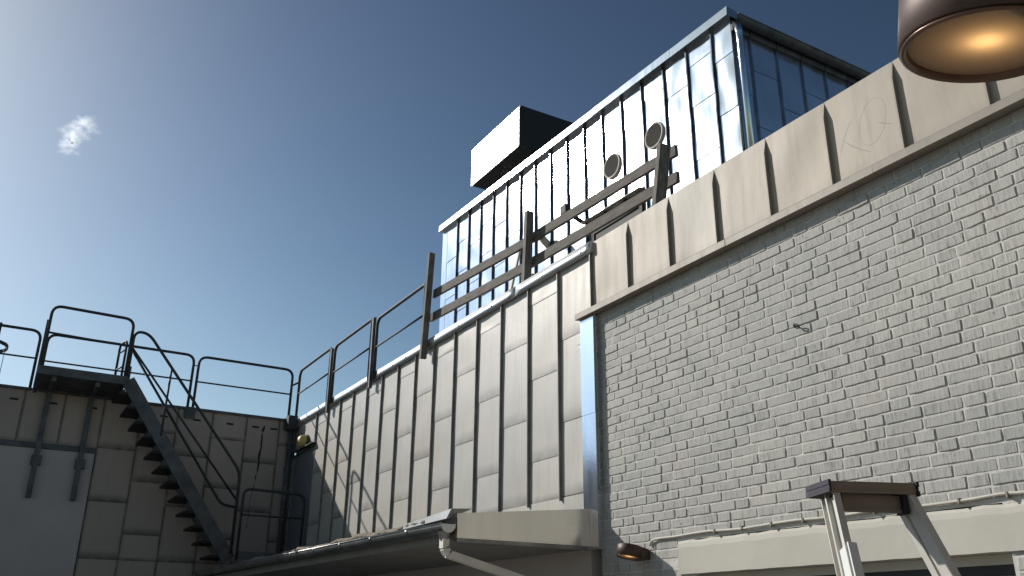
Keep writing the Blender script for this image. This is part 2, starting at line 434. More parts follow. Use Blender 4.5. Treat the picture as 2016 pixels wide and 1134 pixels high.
# flashing strip at the foot of the cladding
sheet(m, Fm, -13.2, -5.99, .90, 1.058, .012, .006, 30, 2, .0015, .3, seed=5)
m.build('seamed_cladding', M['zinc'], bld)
# upper fascia above the bricks
m = MB(); XF = [-5.83, -5.305, -4.78, -4.257, -3.735, -3.215, -2.695, -2.17, -1.645, -1.12, -.595, -.07, .455, .98, 1.505]
for i in range(len(XF)-1):
    sheet(m, Fm, XF[i]+.003, XF[i+1]-.003, 2.598, 3.232, .004, .002, 7, 9, .0 if i == 5 else .004, random.random(), seed=200+i)
for i, x in enumerate(XF):
    if i: seam(m, Fm, x, 2.60, 3.228, p=.032, t=.010, taper=True, seed=300+i)
for i in range(len(XF)-1):                       # folded top edge
    m.quad(Fm(XF[i], 3.232, .002), Fm(XF[i+1], 3.232, .002), Fm(XF[i+1], 3.225, -.25), Fm(XF[i], 3.225, -.25), rnd=.3)
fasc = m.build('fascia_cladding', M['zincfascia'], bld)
# marks scratched on one fascia panel
def ribbon(pts, w):
    mb = MB(); P = [Vector((x, YF-.0044+.002*(z-2.598)/.634, z)) for x, z in pts]
    for i in range(len(P)-1):
        d = (P[i+1]-P[i]).normalized(); n = Vector((-d.z, 0, d.x))*w/2
        w0 = .25 if i == 0 else 1; w1 = .25 if i == len(P)-2 else 1
        mb.hexa([P[i]-n*w0, P[i+1]-n*w1, P[i+1]-n*w1+Vector((0, .005, 0)), P[i]-n*w0+Vector((0, .005, 0)),
                 P[i]+n*w0, P[i+1]+n*w1, P[i+1]+n*w1+Vector((0, .005, 0)), P[i]+n*w0+Vector((0, .005, 0))])
    return mb
MARKS = []
# ledge under the fascia
m = MB(); xs = [-6.04, -5.30, -4.15, -2.9, -1.86, -.8, .3, 1.6]
for a, b in zip(xs[:-1], xs[1:]):
    o = random.uniform(-.002, .002); a += .0015; b -= .0015
    pr_ = [(YF-.002, 2.625), (YF-.050+o, 2.608), (YF-.056+o, 2.600), (YF-.056+o, 2.552), (YF-.049+o, 2.550), (YF+.06, 2.565)]
    i0 = m.add([(a, y, z) for y, z in pr_]); i1 = m.add([(b, y, z) for y, z in pr_]); n = len(pr_)
    for j in range(n):
        j2 = (j+1) % n; m.face((i0+j, i1+j, i1+j2, i0+j2), rnd=random.random())
    m.face([i0+j for j in range(n)]); m.face([i1+j for j in range(n)][::-1])
m.build('ledge_flashing', M['ledge'], bld)
# vertical bright strip between cladding and bricks
m = MB()
for a, b in ((.60, 1.69), (1.692, 2.548)):
    sheet(m, lambda s, z, n: Vector((s, YF-.020-n, z)), -6.01, -5.815, a, b, .002, .0, 3, 10, .0012, .3, seed=int(a*100))
m.quad((-5.815, YF-.020, .60), (-5.815, YB+.02, .60), (-5.815, YB+.02, 2.548), (-5.815, YF-.020, 2.548))
m.quad((-6.01, YF-.020, 2.548), (-6.01, YF+.01, 2.548), (-6.01, YF+.01, .60), (-6.01, YF-.020, .60))
m.build('corner_strip', M['strip'], bld)
# coping on the cladding, in lengths broken at the posts
m = MB(); cs = [-14.28, -12.48, -10.87, -9.13, -7.1, -5.80]
for i, (a, b) in enumerate(zip(cs[:-1], cs[1:])):
    kx = 14
    for j in range(kx):
        xa, xb = a+.004+(b-a-.008)*j/kx, a+.004+(b-a-.008)*(j+1)/kx
        def prof(x):
            q = .0018*math.sin(x*3.1)+.001*math.sin(x*9)
            return [(x, YF-.030+q, 3.128), (x, YF-.044+q, 3.125), (x, YF-.036+q*1.6, 3.235+q*.4), (x, YF+.26, 3.215)]
        i0 = m.add(prof(xa)); i1 = m.add(prof(xb))
        for q in range(3): m.face((i0+q, i1+q, i1+q+1, i0+q+1), sm=True, rnd=.2)
        if j == 0: m.face((i0, i0+1, i0+2, i0+3))
        if j == kx-1: m.face((i1+3, i1+2, i1+1, i1))
for x in [-13.6, -12.9, -11.7, -10.2, -9.8, -8.35, -7.6, -6.6, -5.95]:
    m.lathe((x, YF-.0415, 3.175), (0, -1, .07), [(.011, -.004), (.010, .003), (.0, .006)], 8)
m.build('coping', M['coping'], bld)

def wallpx(px, py):     # helper used for marks on the facade plane (solved once from the survey of the facade)
    d = fw*FPX+r2*(px-1008)-u2*(py-567); t = YF/d.y; return (d.x*t, d.z*t)
q = lambda x, y: wallpx(1560+x/3.78, 120+y/3.78)
el = [q(600+95*math.cos(t)*1.0+28*math.sin(t), 450-180*math.sin(t)-6*math.cos(t)) for t in [2*math.pi*i/26 for i in range(27)]]
for pts, w_ in (([q(436, 445), q(405, 520), q(382, 600), q(360, 690)], .004), ([q(385, 595), q(440, 632), q(510, 660), q(605, 682)], .008),
                (el, .0018), ([q(636, 456), q(690, 465), q(760, 464)], .007), ([q(650, 466), q(740, 470)], .006)):
    ribbon(pts, w_).build('scratch_mark', M['scratch'], fasc)

# door in the shaded corner
m = MB(); m.box(-14.25, -13.24, YF+.0, YF+.025, 1.0, 2.60); dr = m.build('door', M['bluedoor'], bld)
m = MB(); m.box(-14.30, -14.252, YF-.015, YF+.025, .95, 2.64); m.box(-13.238, -13.19, YF-.015, YF+.025, .95, 2.64); m.box(-14.251, -13.239, YF-.015, YF+.025, 2.602, 2.64); m.build('frame', M['galvtrim'], dr)
m = MB(); m.hexa([(-14.28, YF-.09, 2.66), (-13.17, YF-.09, 2.66), (-13.17, YF-.001, 2.68), (-14.28, YF-.001, 2.68), (-14.28, YF-.09, 2.672), (-13.17, YF-.09, 2.672), (-13.17, YF-.001, 2.697), (-14.28, YF-.001, 2.697)]); m.build('door_hood', M['darksteel'], bld)

# ------------------------------------------------------------------ canopy
can = thing('canopy', 'low flat canopy with end fascia of bright sheet metal and soffit in deep shade', 'canopy')
XE, YO = -5.94, 3.02
m = MB(); m.hexa([(-14.29, YO, .625), (XE-.01, YO, .612), (XE-.01, YF+.02, .612), (-14.29, YF+.02, .625), (-14.29, YO, .70), (XE-.01, YO, .70), (XE-.01, YF+.02, .70), (-14.29, YF+.02, .70)]); m.build('soffit', M['soffit'], can)
m = MB(); m.hexa([(-14.29, YO-.01, .702), (XE-.012, YO-.01, .702), (XE-.012, YF-.002, .702), (-14.29, YF-.002, .702), (-14.29, YO-.01, .785), (XE-.012, YO-.01, .775), (XE-.012, YF-.002, .895), (-14.29, YF-.002, .90)]); m.build('roof_deck', M['roof'], can)
# end fascia: sheet on the plane X = XE, raised upstand, with a rolled lip at its foot
m = MB(); Fe = lambda s, z, n: Vector((XE+n, s, z))
nx, nz = 16, 6; b0 = len(m.v)
for j in range(nz+1):
    for i in range(nx+1):
        u, v = i/nx, j/nz; y = YO+(YF-.022-YO)*u; zt_ = .805+.115*u; z = .612+(zt_-.612)*v
        m.v.append((XE+.004*math.sin(u*7+1)*math.sin(v*3)+.002*math.sin(u*15+v*4), y, z))
for j in range(nz):
    for i in range(nx):
        a = b0+j*(nx+1)+i; m.face((a, a+1, a+nx+2, a+nx+1), [(i/nx, j/nz), ((i+1)/nx, j/nz), ((i+1)/nx, (j+1)/nz), (i/nx, (j+1)/nz)], .2, 0, True)
m.quad((XE, YO, .805), (XE, YF-.022, .920), (XE-.10, YF-.022, .915), (XE-.10, YO, .80), rnd=.3)
fo = m.build('end_fascia', M['mirror'], can)
m = MB(); m.hexa([(XE-.17, YO-.008, .66), (XE-.004, YO-.008, .615), (XE-.004, YO+.0, .615), (XE-.17, YO+.0, .66), (XE-.17, YO-.008, .775), (XE-.004, YO-.008, .803), (XE-.004, YO+.0, .803), (XE-.17, YO+.0, .775)]); m.build('verge_board', M['felt'], can)
m = MB(); m.hexa([(XE-.03, YO-.004, .600), (XE+.012, YO-.004, .600), (XE+.012, YF-.022, .600), (XE-.03, YF-.022, .600), (XE-.03, YO-.004, .6115), (XE+.016, YO-.004, .628), (XE+.016, YF-.022, .628), (XE-.03, YF-.022, .6115)]); m.build('lip', M['gutter'], fo)
# rough felt edge
m = MB(); n = 170; rg = random.Random(9)
pr = None; ztop = 0
for i in range(n+1):
    x = -14.25+(7.85)*i/n
    lump = .012*math.sin(x*3.7)+.008*math.sin(x*11)+rg.uniform(-.004, .004)
    d = .010*math.sin(x*2.3+1)+rg.uniform(-.005, .005)
    rr_ = [(x, YO+.25, .822), (x, YO+.05, .812+lump*.6), (x, YO-.03+d, .795+lump), (x, YO-.045+d, .775+lump*.8), (x, YO-.035+d, .755+lump*.7), (x, YO+.0, .752)]
    b = m.add(rr_)
    if pr is not None:
        for j in range(5): m.face((pr+j, b+j, b+j+1, pr+j+1), rnd=rg.random())
    pr = b
m.build('felt_edge', M['felt'], can)
m = MB(); m.hexa([(-6.80, YO-.055, .758), (-6.02, YO-.050, .772), (-6.02, YO-.03, .772), (-6.80, YO-.03, .758), (-6.80, YO-.050, .795), (-5.96, YO-.040, .838), (-5.96, YO+.14, .85), (-6.80, YO+.14, .825)]); m.build('edge_flashing', M['coping'], can)
# gutter: half-round with hanging straps
def halfround(mb, path, r, th=.003, n=10, along='X', a0=math.pi, a1=2*math.pi):
    prev = None
    for (x, y, z) in path:
        ring = []
        for rr in (r, r-th):
            for j in range(n+1):
                a = a0+(a1-a0)*j/n
                if along == 'X': ring.append((x, y+rr*math.cos(a), z+rr*math.sin(a)))
                else: ring.append((x+rr*math.cos(a), y, z+rr*math.sin(a)))
        b = mb.add(ring)
        if prev is not None:
            for j in range(n):
                mb.face((prev+j, b+j, b+j+1, prev+j+1), sm=True); q_ = n+1
                mb.face((prev+q_+j+1, b+q_+j+1, b+q_+j, prev+q_+j), sm=True)
            for j in (0, n):
                mb.face((prev+j, prev+n+1+j, b+n+1+j, b+j))
        prev = b
gz = lambda x: .722+(-5.93-x)*.006
gt = MB(); gy = 2.945; gr = .062
gpath = [(x, gy, gz(x)) for x in [-14.25, -12.2, -12.199, -10.2, -10.199, -8.2, -8.199, -6.9, -5.93]]
halfround(gt, gpath, gr)
gt.tube([(-14.25, gy-gr, gz(-14.25)+.002), (-5.93, gy-gr, gz(-5.93)+.002)], .007, 8)
gto = gt.build('gutter', M['gutter'], can)
m = MB()
b = m.add([(-5.931, gy, gz(-5.93))]+[(-5.931, gy+gr*math.cos(a), gz(-5.93)+gr*math.sin(a)) for a in [math.pi+math.pi*j/12 for j in range(13)]])
for j in range(12): m.face((b, b+1+j, b+2+j))
m.build('end_cap', M['galvtrim'], gto)
for x in [-6.55, -7.3, -8.05, -8.8, -9.55, -10.3, -11.05, -11.8, -12.55, -13.3, -14.05]:
    m = MB(); halfround(m, [(x-.014, gy, gz(x)), (x+.014, gy, gz(x))], gr+.006, .005); m.bar((x, gy+gr, gz(x)), (x, YO+.02, .76), .028, .004, (1, 0, 0)); m.build('gutter_strap', M['gutter'], gto)
# downpipe: funnel, short drop, elbow and a slanting run back to the wall
m = MB(); px_ = -5.99
m.lathe((px_, gy, gz(px_)-.055), (0, 0, -1), [(.052, -.005), (.044, .02), (.032, .05), (.030, .06)], 16)
fun = m.build('outlet_funnel', M['gutter'], can)
m = MB(); P = [(px_, gy, .62), (px_, gy, .555), (px_, gy+.03, .515), (px_, 4.12, .235), (px_, 4.17, .20), (px_, 4.17, -1.5)]
for a, b in zip(P[:-1], P[1:]): m.bar(a, b, .064, .050, (1, 0, 0))
for t in (.0,):
    m.bar((px_-.012, gy+.045, .537), (px_-.012, 4.11, .263), .006, .014, (1, 0, 0)); m.bar((px_+.012, gy+.045, .537), (px_+.012, 4.11, .263), .006, .014, (1, 0, 0))
m.build('downpipe', M['pipe'], can)

# ------------------------------------------------------------------ wing on the left, in shade
wing = thing('side_wing', 'shaded brown seamed metal wall with a pale rendered patch, standing square to the brick facade', 'building')
XW = -14.30
m = MB(); m.box(-26, XW-.03, -9, YF+.02, -1.6, 3.14); m.build('wing_core', M['roof'], wing)
Fw = lambda s, z, n: Vector((XW+n, s, z))
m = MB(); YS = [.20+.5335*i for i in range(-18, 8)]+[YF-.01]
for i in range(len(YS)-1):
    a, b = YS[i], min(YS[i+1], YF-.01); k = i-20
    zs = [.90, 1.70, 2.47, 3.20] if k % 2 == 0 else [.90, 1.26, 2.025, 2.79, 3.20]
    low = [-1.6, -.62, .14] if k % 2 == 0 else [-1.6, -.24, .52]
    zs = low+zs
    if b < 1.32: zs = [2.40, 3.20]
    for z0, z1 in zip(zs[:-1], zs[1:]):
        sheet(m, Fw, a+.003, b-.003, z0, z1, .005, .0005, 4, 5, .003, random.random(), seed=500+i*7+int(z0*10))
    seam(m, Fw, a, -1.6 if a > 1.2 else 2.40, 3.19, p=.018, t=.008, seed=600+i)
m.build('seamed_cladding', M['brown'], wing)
m = MB(); m.box(XW-.02, XW+.002, -9, 1.255, -1.6, 2.38); m.build('rendered_patch', M['render'], wing)
m = MB(); m.box(XW-.02, XW+.035, -9, 1.26, 2.382, 2.455); m.build('drip_ledge', M['darksteel'], wing)
m = MB(); m.box(XW-.30, XW+.03, -9, YF-.002, 3.195, 3.235); m.build('coping', M['darksteel'], wing)
for y in (-.95, -.43, .07, .58, 1.12, 1.62, 2.13, 2.63, 3.14, 3.55, 3.85):
    m = MB(); m.box(XW+.004, XW+.012, y-.055, y+.055, 3.035, 3.062); m.build('vent_slot', M['tar'], wing)
# tar streak
m = MB(); rg = random.Random(4); zc = 3.09; yc = 3.69; pr = None
while zc > 1.45:
    wd = rg.choice((.0015, .006, .012, .02, .016))*(1 if zc > 2.25 else .35)
    b = m.add([(XW+.008, yc-wd, zc), (XW+.0105, yc-wd, zc), (XW+.0105, yc+wd*.8, zc), (XW+.008, yc+wd*.8, zc)])
    if pr is not None:
        for j in range(4): m.face((pr+j, b+j, b+(j+1) % 4, pr+(j+1) % 4))
    else: m.face((b+3, b+2, b+1, b))
    pr = b; yc += rg.uniform(-.013, .013); zc -= rg.uniform(.025, .07)
m.face((pr, pr+1, pr+2, pr+3))
m.build('tar_streak', M['tar'], wing)
# corner pipe and rainwater box
cp = thing('corner_pipe', 'grey vertical pipe with square head in the shaded corner beside the blue door', 'pipe')
m = MB(); m.tube([(XW+.09, YF-.11, .92), (XW+.09, YF-.11, 3.06)], .05, 12); m.build('pipe_shaft', M['darksteel'], cp)
m = MB(); m.box(XW+.02, XW+.19, YF-.20, YF-.05, 3.04, 3.27); m.build('head_box', M['steel'], cp)
for z in (1.6, 2.4): 
    m = MB(); m.lathe((XW+.09, YF-.11, z), (0, 0, 1), [(.050, -.03), (.06, -.02), (.06, .02), (.05, .03)], 12); m.build('clamp', M['darksteel'], cp)
rebase(cp, (XW+.09, YF-.11, .92))

# bulkhead light over the door
bl = thing('bulkhead_light', 'small round yellowed wall light above the blue corner door', 'lamp')
m = MB(); m.lathe((-13.62, YF-.03, 2.765), (0, -1, 0), [(.0, .13), (.06, .125), (.088, .10), (.098, .05), (.098, .02)], 20); m.build('globe', M['yellow'], bl)
m = MB(); m.lathe((-13.62, YF-.03, 2.765), (0, -1, 0), [(.108, .02), (.11, .0), (.11, -.03)], 20); m.face([i for i in range(20)]); m.build('base_ring', M['darksteel'], bl)
rebase(bl, (-13.62, YF-.03, 2.765))

# ------------------------------------------------------------------ guard rails
def guard_rail(pts0, pts1, ztop, zmid, zbot, label, posts=(True, True), rad=(.10, .10), fl=None):
    t = thing('guard_rail', label, 'railing', group='tubular guard rails along the roof edges')
    a = Vector((*pts0, 0)); b = Vector((*pts1, 0)); Z = Vector((0, 0, 1))
    m = MB(); d = (b-a).normalized()
    path = [a+Z*zbot]
    if posts[0]: path += arc(a+Z*ztop, a+Z*(ztop-rad[0]), a+Z*ztop+d*rad[0])
    else: path = [a+Z*ztop]
    if posts[1]: path += arc(b+Z*ztop, b+Z*ztop-d*rad[1], b+Z*(ztop-rad[1]))+[b+Z*zbot]
    else: path += [b+Z*ztop]
    m.tube(path, .0215, 10); m.build('hoop_frame', M['steel'], t)
    m = MB(); m.tube([a+Z*zmid, b+Z*zmid], .0135, 8); m.build('mid_rail', M['steel'], t)
    if fl:
        for p in fl: 
            m = MB(); m.bar(Vector((p[0], p[1], p[2])), Vector((p[0], p[1], p[3])), p[4], p[5], (1, 0, 0)); m.build('post', M['darksteel'], t)
    rebase(t, (a.x, a.y, zbot)); return t
YR = YF-.06
guard_rail((-14.19, YR), (-12.66, YR), 4.055, 3.66, 3.15, 'metal guard rail on the sunlit roof edge nearest the shaded corner', rad=(.13, .03), fl=[(-12.57, YR-.01, 3.02, 4.02, .042, .045)])
guard_rail((-12.47, YR), (-10.98, YR), 4.03, 3.62, 3.15, 'metal guard rail second from the corner, between two posts on sunlit roof edge', rad=(.13, .03), fl=[(-10.88, YR-.01, 3.02, 4.02, .042, .045)])
guard_rail((-10.78, YR), (-9.24, YR), 3.97, 3.57, 3.12, 'metal guard rail ending against the tall timber post', rad=(.13, .03))
XR = XW-.03
guard_rail((XR, 2.54), (XR, 4.08), 4.09, 3.67, 3.20, 'metal guard rail on the shaded wing between staircase and corner', rad=(.14, .14), fl=[(XW+.02, 2.50, 3.06, 3.24, .03, .16), (XW+.02, 4.05, 3.06, 3.24, .03, .10)])
guard_rail((XR, .34), (XR, 2.46), 4.09, 3.67, 3.20, 'metal guard rail on the wing roof behind the stair landing', rad=(.14, .14))
guard_rail((XR, -2.1), (XR, .24), 4.11, 3.69, 3.20, 'leftmost metal guard rail beyond the stair landing', rad=(.14, .14))
m = MB(); m.tube([(XR, 4.08, 3.82), (-14.19, YR, 3.86)], .016, 8)
tag(m.build('rail_connector', M['steel']), 'short tube joining two guard rails at the roof corner', 'tube')
m = MB(); m.tube([(XR, 2.44, 3.93), (XR, 2.56, 3.925)], .008, 6)
tag(m.build('rail_clip', M['steel']), 'thin clip joining two guard rails above the staircase', 'clip')

# ------------------------------------------------------------------ staircase with landing
st = thing('outdoor_staircase', 'steep dark steel staircase with landing and tubular handrails against the shaded wing', 'staircase')
XN, XP = -13.45, -14.16
m = MB(); ly0, ly1 = .27, 1.43; lz0, lz1 = 3.255, 3.375
m.box(XN-.03, XN+.03, ly0, ly1, lz0, lz1); m.box(XP-.03, XP+.03, ly0, ly1, lz0, lz1); m.box(XP+.031, XN-.031, ly0, ly0+.05, lz0, lz1); m.box(XP+.031, XN-.031, ly1-.05, ly1, lz0+.01, lz1)
m.build('landing_frame', M['darksteel'], st)
m = MB()
for i in range(26): y = ly0+.06+i*.0405; m.box(XP+.031, XN-.031, y, y+.005, lz1-.04, lz1-.005)
for i in range(12): x = XP+.05+i*.052; m.box(x, x+.004, ly0+.051, ly1-.051, lz1-.030, lz1-.012)
m.build('landing_grating', M['darksteel'], st)
m = MB(); m.box(XW-.02, XP-.031, ly0+.02, ly1-.02, 3.237, 3.30); m.box(XP+.031, XN-.031, ly0+.051, ly1-.051, lz0+.004, lz0+.012); m.build('landing_plate', M['darksteel'], st)
for y in (.50, 1.06):
    m = MB(); m.box(XP+.031, XN-.031, y-.03, y+.03, lz0-.07, lz0+.003); m.build('landing_joist', M['darksteel'], st)
# stringers
S0 = Vector((0, 1.44, 3.33)); S1 = Vector((0, 3.18, .91)); sd = (S1-S0).normalized(); sn = Vector((0, -sd.z, sd.y))
m = MB(); m.bar(S0+Vector((XN, 0, 0)), S1+Vector((XN, 0, 0)), .012, .185, (1, 0, 0)); m.bar(S0+Vector((XN-.02, 0, 0))-sn*.086, S1+Vector((XN-.02, 0, 0))-sn*.086, .04, .012, (1, 0, 0)); m.build('stringer', M['darksteel'], st)
m = MB(); m.bar(S0+Vector((XP, 0, 0))+sn*.02, S1+Vector((XP, 0, 0))+sn*.02, .012, .07, (1, 0, 0)); m.build('stringer', M['darksteel'], st)
nt_ = 12
for i in range(nt_):
    f = (i+.7)/(nt_+.2); c = S0.lerp(S1, f)
    y0, y1, zt_ = c.y-.20, c.y+.05, c.z-.035
    m = MB(); m.box(XP+.01, XN-.01, y0, y1, zt_-.035, zt_); m.build('tread', M['treadsteel'], st)
# outer handrails
m = MB()
pa = [(XN, 1.42, 3.36), (XN, 1.42, 4.07), (XN, 1.62, 4.07), (XN, 3.19, 2.17), (XN, 3.19, 1.0)]
m.tube(bend(pa, .13), .021, 10); m.build('handrail', M['steel'], st)
m = MB(); m.tube([(XN, 1.43, 3.81), (XN, 3.18, 1.765)], .016, 8); m.build('mid_rail', M['steel'], st)
m = MB(); m.tube([(XN, 2.01, 3.58), (XN, 2.0, 2.58)], .016, 8); m.build('baluster', M['steel'], st)
m = MB(); pc = [(XP+.1, 1.46, 4.0), (XP+.1, 3.10, 1.76), (XP+.1, 3.34, 1.73)]
m.tube(bend(pc, .10), .02, 10); m.build('handrail', M['steel'], st)
# landing rail on the outer side and the short return at its end
m = MB(); m.tube([Vector((XN, .30, 3.0))]+arc((XN, .30, 4.26), (XN, .30, 4.13), (XN, .43, 4.26))+arc((XN, 1.39, 4.24), (XN, 1.26, 4.245), (XN, 1.39, 4.11))+[Vector((XN, 1.39, 3.36))], .0215, 10); m.build('handrail', M['steel'], st)
m = MB(); m.tube([(XN, .30, 3.86), (XN, 1.39, 3.83)], .016, 8); m.build('mid_rail', M['steel'], st)
m = MB(); m.bar((XN-.05, .285, 3.0), (XN-.05, .285, 4.05), .05, .05, (1, 0, 0)); m.build('baluster', M['darksteel'], st)
m = MB(); gp = bend([(XP+.06, 1.32, 3.37), (XP+.06, 1.32, 4.02), (XP+.34, 1.38, 4.02), (XP+.34, 1.38, 3.37)], .08); m.tube(gp, .018, 8); m.tube([(XP+.06, 1.32, 3.88), (XP+.34, 1.38, 3.88)], .012, 8); m.tube([(XP+.06, 1.32, 3.62), (XP+.34, 1.38, 3.62)], .012, 8); m.build('gate', M['steel'], st)
m = MB(); m.box(XP+.12, XP+.17, 1.47, 1.52, 3.47, 3.68); m.build('latch_box', M['darksteel'], st)
# legs bolted to the wall
for y in (.50, 1.07):
    m = MB(); m.box(XW+.02, XW+.10, y-.035, y+.035, 1.68, 3.25); lg = m.build('leg', M['darksteel'], st)
    m = MB(); m.box(XW+.004, XW+.105, y-.06, y+.075, 2.14, 2.27); m.build('clamp', M['darksteel'], lg)
rebase(st, (XN, 3.18, .91))
# low barrier at the foot of the stairs
lb = thing('low_barrier', 'low tubular barrier with rounded corners in front of the blue door', 'railing')
m = MB(); m.tube(bend([(-13.3, 3.24, .9), (-13.3, 3.24, 1.915), (-13.3, 4.16, 1.89), (-13.3, 4.16, .9)], .12), .020, 10); m.build('hoop_frame', M['steel'], lb)
m = MB(); m.tube([(-13.3, 3.24, 1.54), (-13.3, 4.16, 1.54)], .013, 8); m.build('mid_rail', M['steel'], lb)
m = MB(); m.box(-13.315, -13.285, 3.26, 4.14, .92, 1.03); m.build('toe_board', M['darksteel'], lb)
rebase(lb, (-13.3, 3.24, .9))
# caged ladder at the left edge
cl = thing('caged_ladder', 'caged roof ladder with curved hoops at the far left of the shaded wing', 'ladder')
for z in (3.08, 3.66):
    m = MB(); pts = [Vector((-13.85+.38*math.cos(a), -.52+.38*math.sin(a)*1.0, z)) for a in [R(-140)+R(280)*i/18 for i in range(19)]]
    for a, b in zip(pts[:-1], pts[1:]): m.bar(a, b, .05, .008)
    m.build('hoop', M['steel'], cl)
for i in range(5):
    a = R(-70)+R(35)*i; m = MB(); x, y = -13.85+.372*math.cos(a), -.52+.372*math.sin(a); m.bar((x, y, 2.2), (x, y, 3.7), .035, .008); m.build('cage_bar', M['steel'], cl)
m = MB()
for y in (-.74, -.30): m.tube([(-14.16, y, .2), (-14.16, y, 4.1)], .02, 8)
m.build('side_rail', M['steel'], cl)
for i in range(12): 
    m = MB(); m.tube([(-14.16, -.74, .4+i*.28), (-14.16, -.30, .4+i*.28)], .013, 6); m.build('rung', M['steel'], cl)
rebase(cl, (-14.16, -.52, .2))

# ------------------------------------------------------------------ timber railing on the roof edge
tr = thing('timber_railing', 'weathered timber railing of two boards on three posts behind the roof edge', 'railing')
m = MB(); m.bar((-9.16, YR-.03, 2.99), (-9.055, YR-.025, 4.31), .05, .075, (1, 0, 0)); m.build('post', M['woodpost'], tr)
m = MB(); m.bar((-7.10, 4.300, 3.0), (-7.00, 4.290, 4.05), .05, .085, (1, 0, 0)); m.build('post', M['woodpost'], tr)
m = MB(); m.bar((-5.12, 4.36, 3.0), (-4.945, 4.36, 3.83), .05, .11, (1, 0, 0)); m.build('post', M['woodpost'], tr)
BA = [((-9.10, 4.215, 3.80), (-4.93, 4.485, 3.81)), ((-9.16, 4.22, 3.515), (-4.93, 4.485, 3.555))]
for a, b in BA:
    m = MB(); a = Vector(a); b = Vector(b); mid = a.lerp(b, .455)+Vector((0, .022, 0))
    m.bar(a, mid+Vector((0, 0, -.015)), .098, .034, (0, 0, 1)); m.bar(mid+Vector((.02, -.002, -.013)), b, .098, .034, (0, 0, 1)); m.build('board', M['wood'], tr)
rebase(tr, (-7.05, 4.3, 3.0))

# ------------------------------------------------------------------ plant room on the roof
pl = thing('plant_room', 'tall plant room of shiny new galvanised sheet with round vents, standing on the roof', 'building')
YP, XPR, XPL = 7.0, -6.54, -14.78
Fp = lambda s, z, n: Vector((s, YP-n, z))
ztopp = lambda x: 7.30+(x-XPR)*(7.56-7.30)/(XPL-XPR)
m = MB(); m.box(XPL+.01, XPR-.01, YP+.012, 12.0, 3.0, 7.27); m.build('core', M['roof'], pl)
PS = [-6.88-.4805*i for i in range(17)]; edges = [XPR]+PS
edges[-1] = max(edges[-1], XPL)
m = MB(); DX0, DX1, DZ = -9.60, -8.44, 5.56
EV = [3.05, 3.62, 4.42, 5.21, 6.0, 6.79, None]; OD = [3.05, 4.02, 4.81, 5.60, 6.39, 7.02, None]
for i in range(len(edges)-1):
    x1, x0 = edges[i], edges[i+1]; zs = list(EV if i % 2 == 0 else OD); zs[-1] = ztopp((x0+x1)/2)+.05
    for a, b in zip(zs[:-1], zs[1:]):
        lo = a
        if x1 > DX0+.02 and x0 < DX1-.02 and b > DZ-.1: lo = max(a, DZ+.06)
        elif x1 > DX0+.02 and x0 < DX1-.02: continue
        if b-lo < .05: continue
        sheet(m, Fp, x0+.002, x1-.002, lo, b, .005, .0008, 12, 14, .0048, random.random()*.5, seed=800+i*11+int(a*7))
for i, x in enumerate(PS[:-1]):
    z0 = DZ+.06 if DX0 < x < DX1 else 3.05
    seam(m, Fp, x, z0, ztopp(x), p=.034, t=.013, wob=.004, seed=900+i)
sheet(m, Fp, XPL, PS[-1], 3.05, ztopp(XPL)+.02, .006, .006, 2, 4, .001, .2, seed=77)
m.build('front_cladding', M['galv'], pl)
Fs = lambda s, z, n: Vector((XPR+n, s, z))
m = MB(); YSd = [YP, 7.30, 7.775, 8.23, 8.685, 9.14, 9.6, 10.06, 10.52, 10.98, 11.44, 11.9]
for i in range(len(YSd)-1):
    zs = [3.05, 4.2, 5.0, 5.8, 6.62, 7.2] if i % 2 else [3.05, 4.6, 5.4, 6.22, 7.0, 7.2]
    for a, b in zip(zs[:-1], zs[1:]): sheet(m, Fs, YSd[i]+.002, YSd[i+1]-.002, a, b, .005, .0008, 6, 6, .003, .3, seed=1300+i*9+int(a*5))
    if i: seam(m, Fs, YSd[i], 3.05, 7.2, p=.03, t=.010, wob=.002, seed=1400+i)
m.build('side_cladding', M['galvside'], pl)
# coping (follows the fall of the roof) in three lengths
m = MB(); cs = [XPL-.05, -12.1, -9.42, -7.62, XPR+.035]
for a, b in zip(cs[:-1], cs[1:]):
    za, zb_ = ztopp(a), ztopp(b); o = random.uniform(-.004, .004)
    m.hexa([(a, YP-.085+o, za), (b-.004, YP-.085+o, zb_), (b-.004, YP+.10, zb_+.0), (a, YP+.10, za+.0), (a, YP-.075+o, za+.135), (b-.004, YP-.075+o, zb_+.135), (b-.004, YP+.10, zb_+.12), (a, YP+.10, za+.12)], rnd=.2)
m.build('coping', M['galvtrim'], pl)
m = MB(); m.hexa([(XPL-.04, YP+.101, 7.40), (XPR+.02, YP+.101, 7.22), (XPR+.02, 12.0, 7.22), (XPL-.04, 12.0, 7.40), (XPL-.04, YP+.101, 7.66), (XPR+.02, YP+.101, 7.40), (XPR+.02, 12.0, 7.40), (XPL-.04, 12.0, 7.66)]); m.build('roof', M['roof'], pl)
# gutter and downpipe on the right side
m = MB(); halfround(m, [(XPR+.10, YP-.03, 7.245), (XPR+.10, 12.0, 7.235)], .075, .003, 10, 'Y'); m.tube([(XPR+.175, YP-.03, 7.248), (XPR+.175, 12.0, 7.238)], .008, 6)
pg = m.build('gutter', M['darksteel'], pl)
m = MB(); m.box(XPR+.006, XPR+.03, YP, 12.0, 7.10, 7.19); m.build('eaves_board', M['darksteel'], pl)
m = MB(); m.tube([(XPR+.085, YP+.03, 7.19), (XPR+.075, YP+.06, 7.05), (XPR+.07, YP+.07, 6.9), (XPR+.07, YP+.07, 3.1)], [.06, .048, .044, .044], 12); m.build('downpipe', M['galvtrim'], pl)
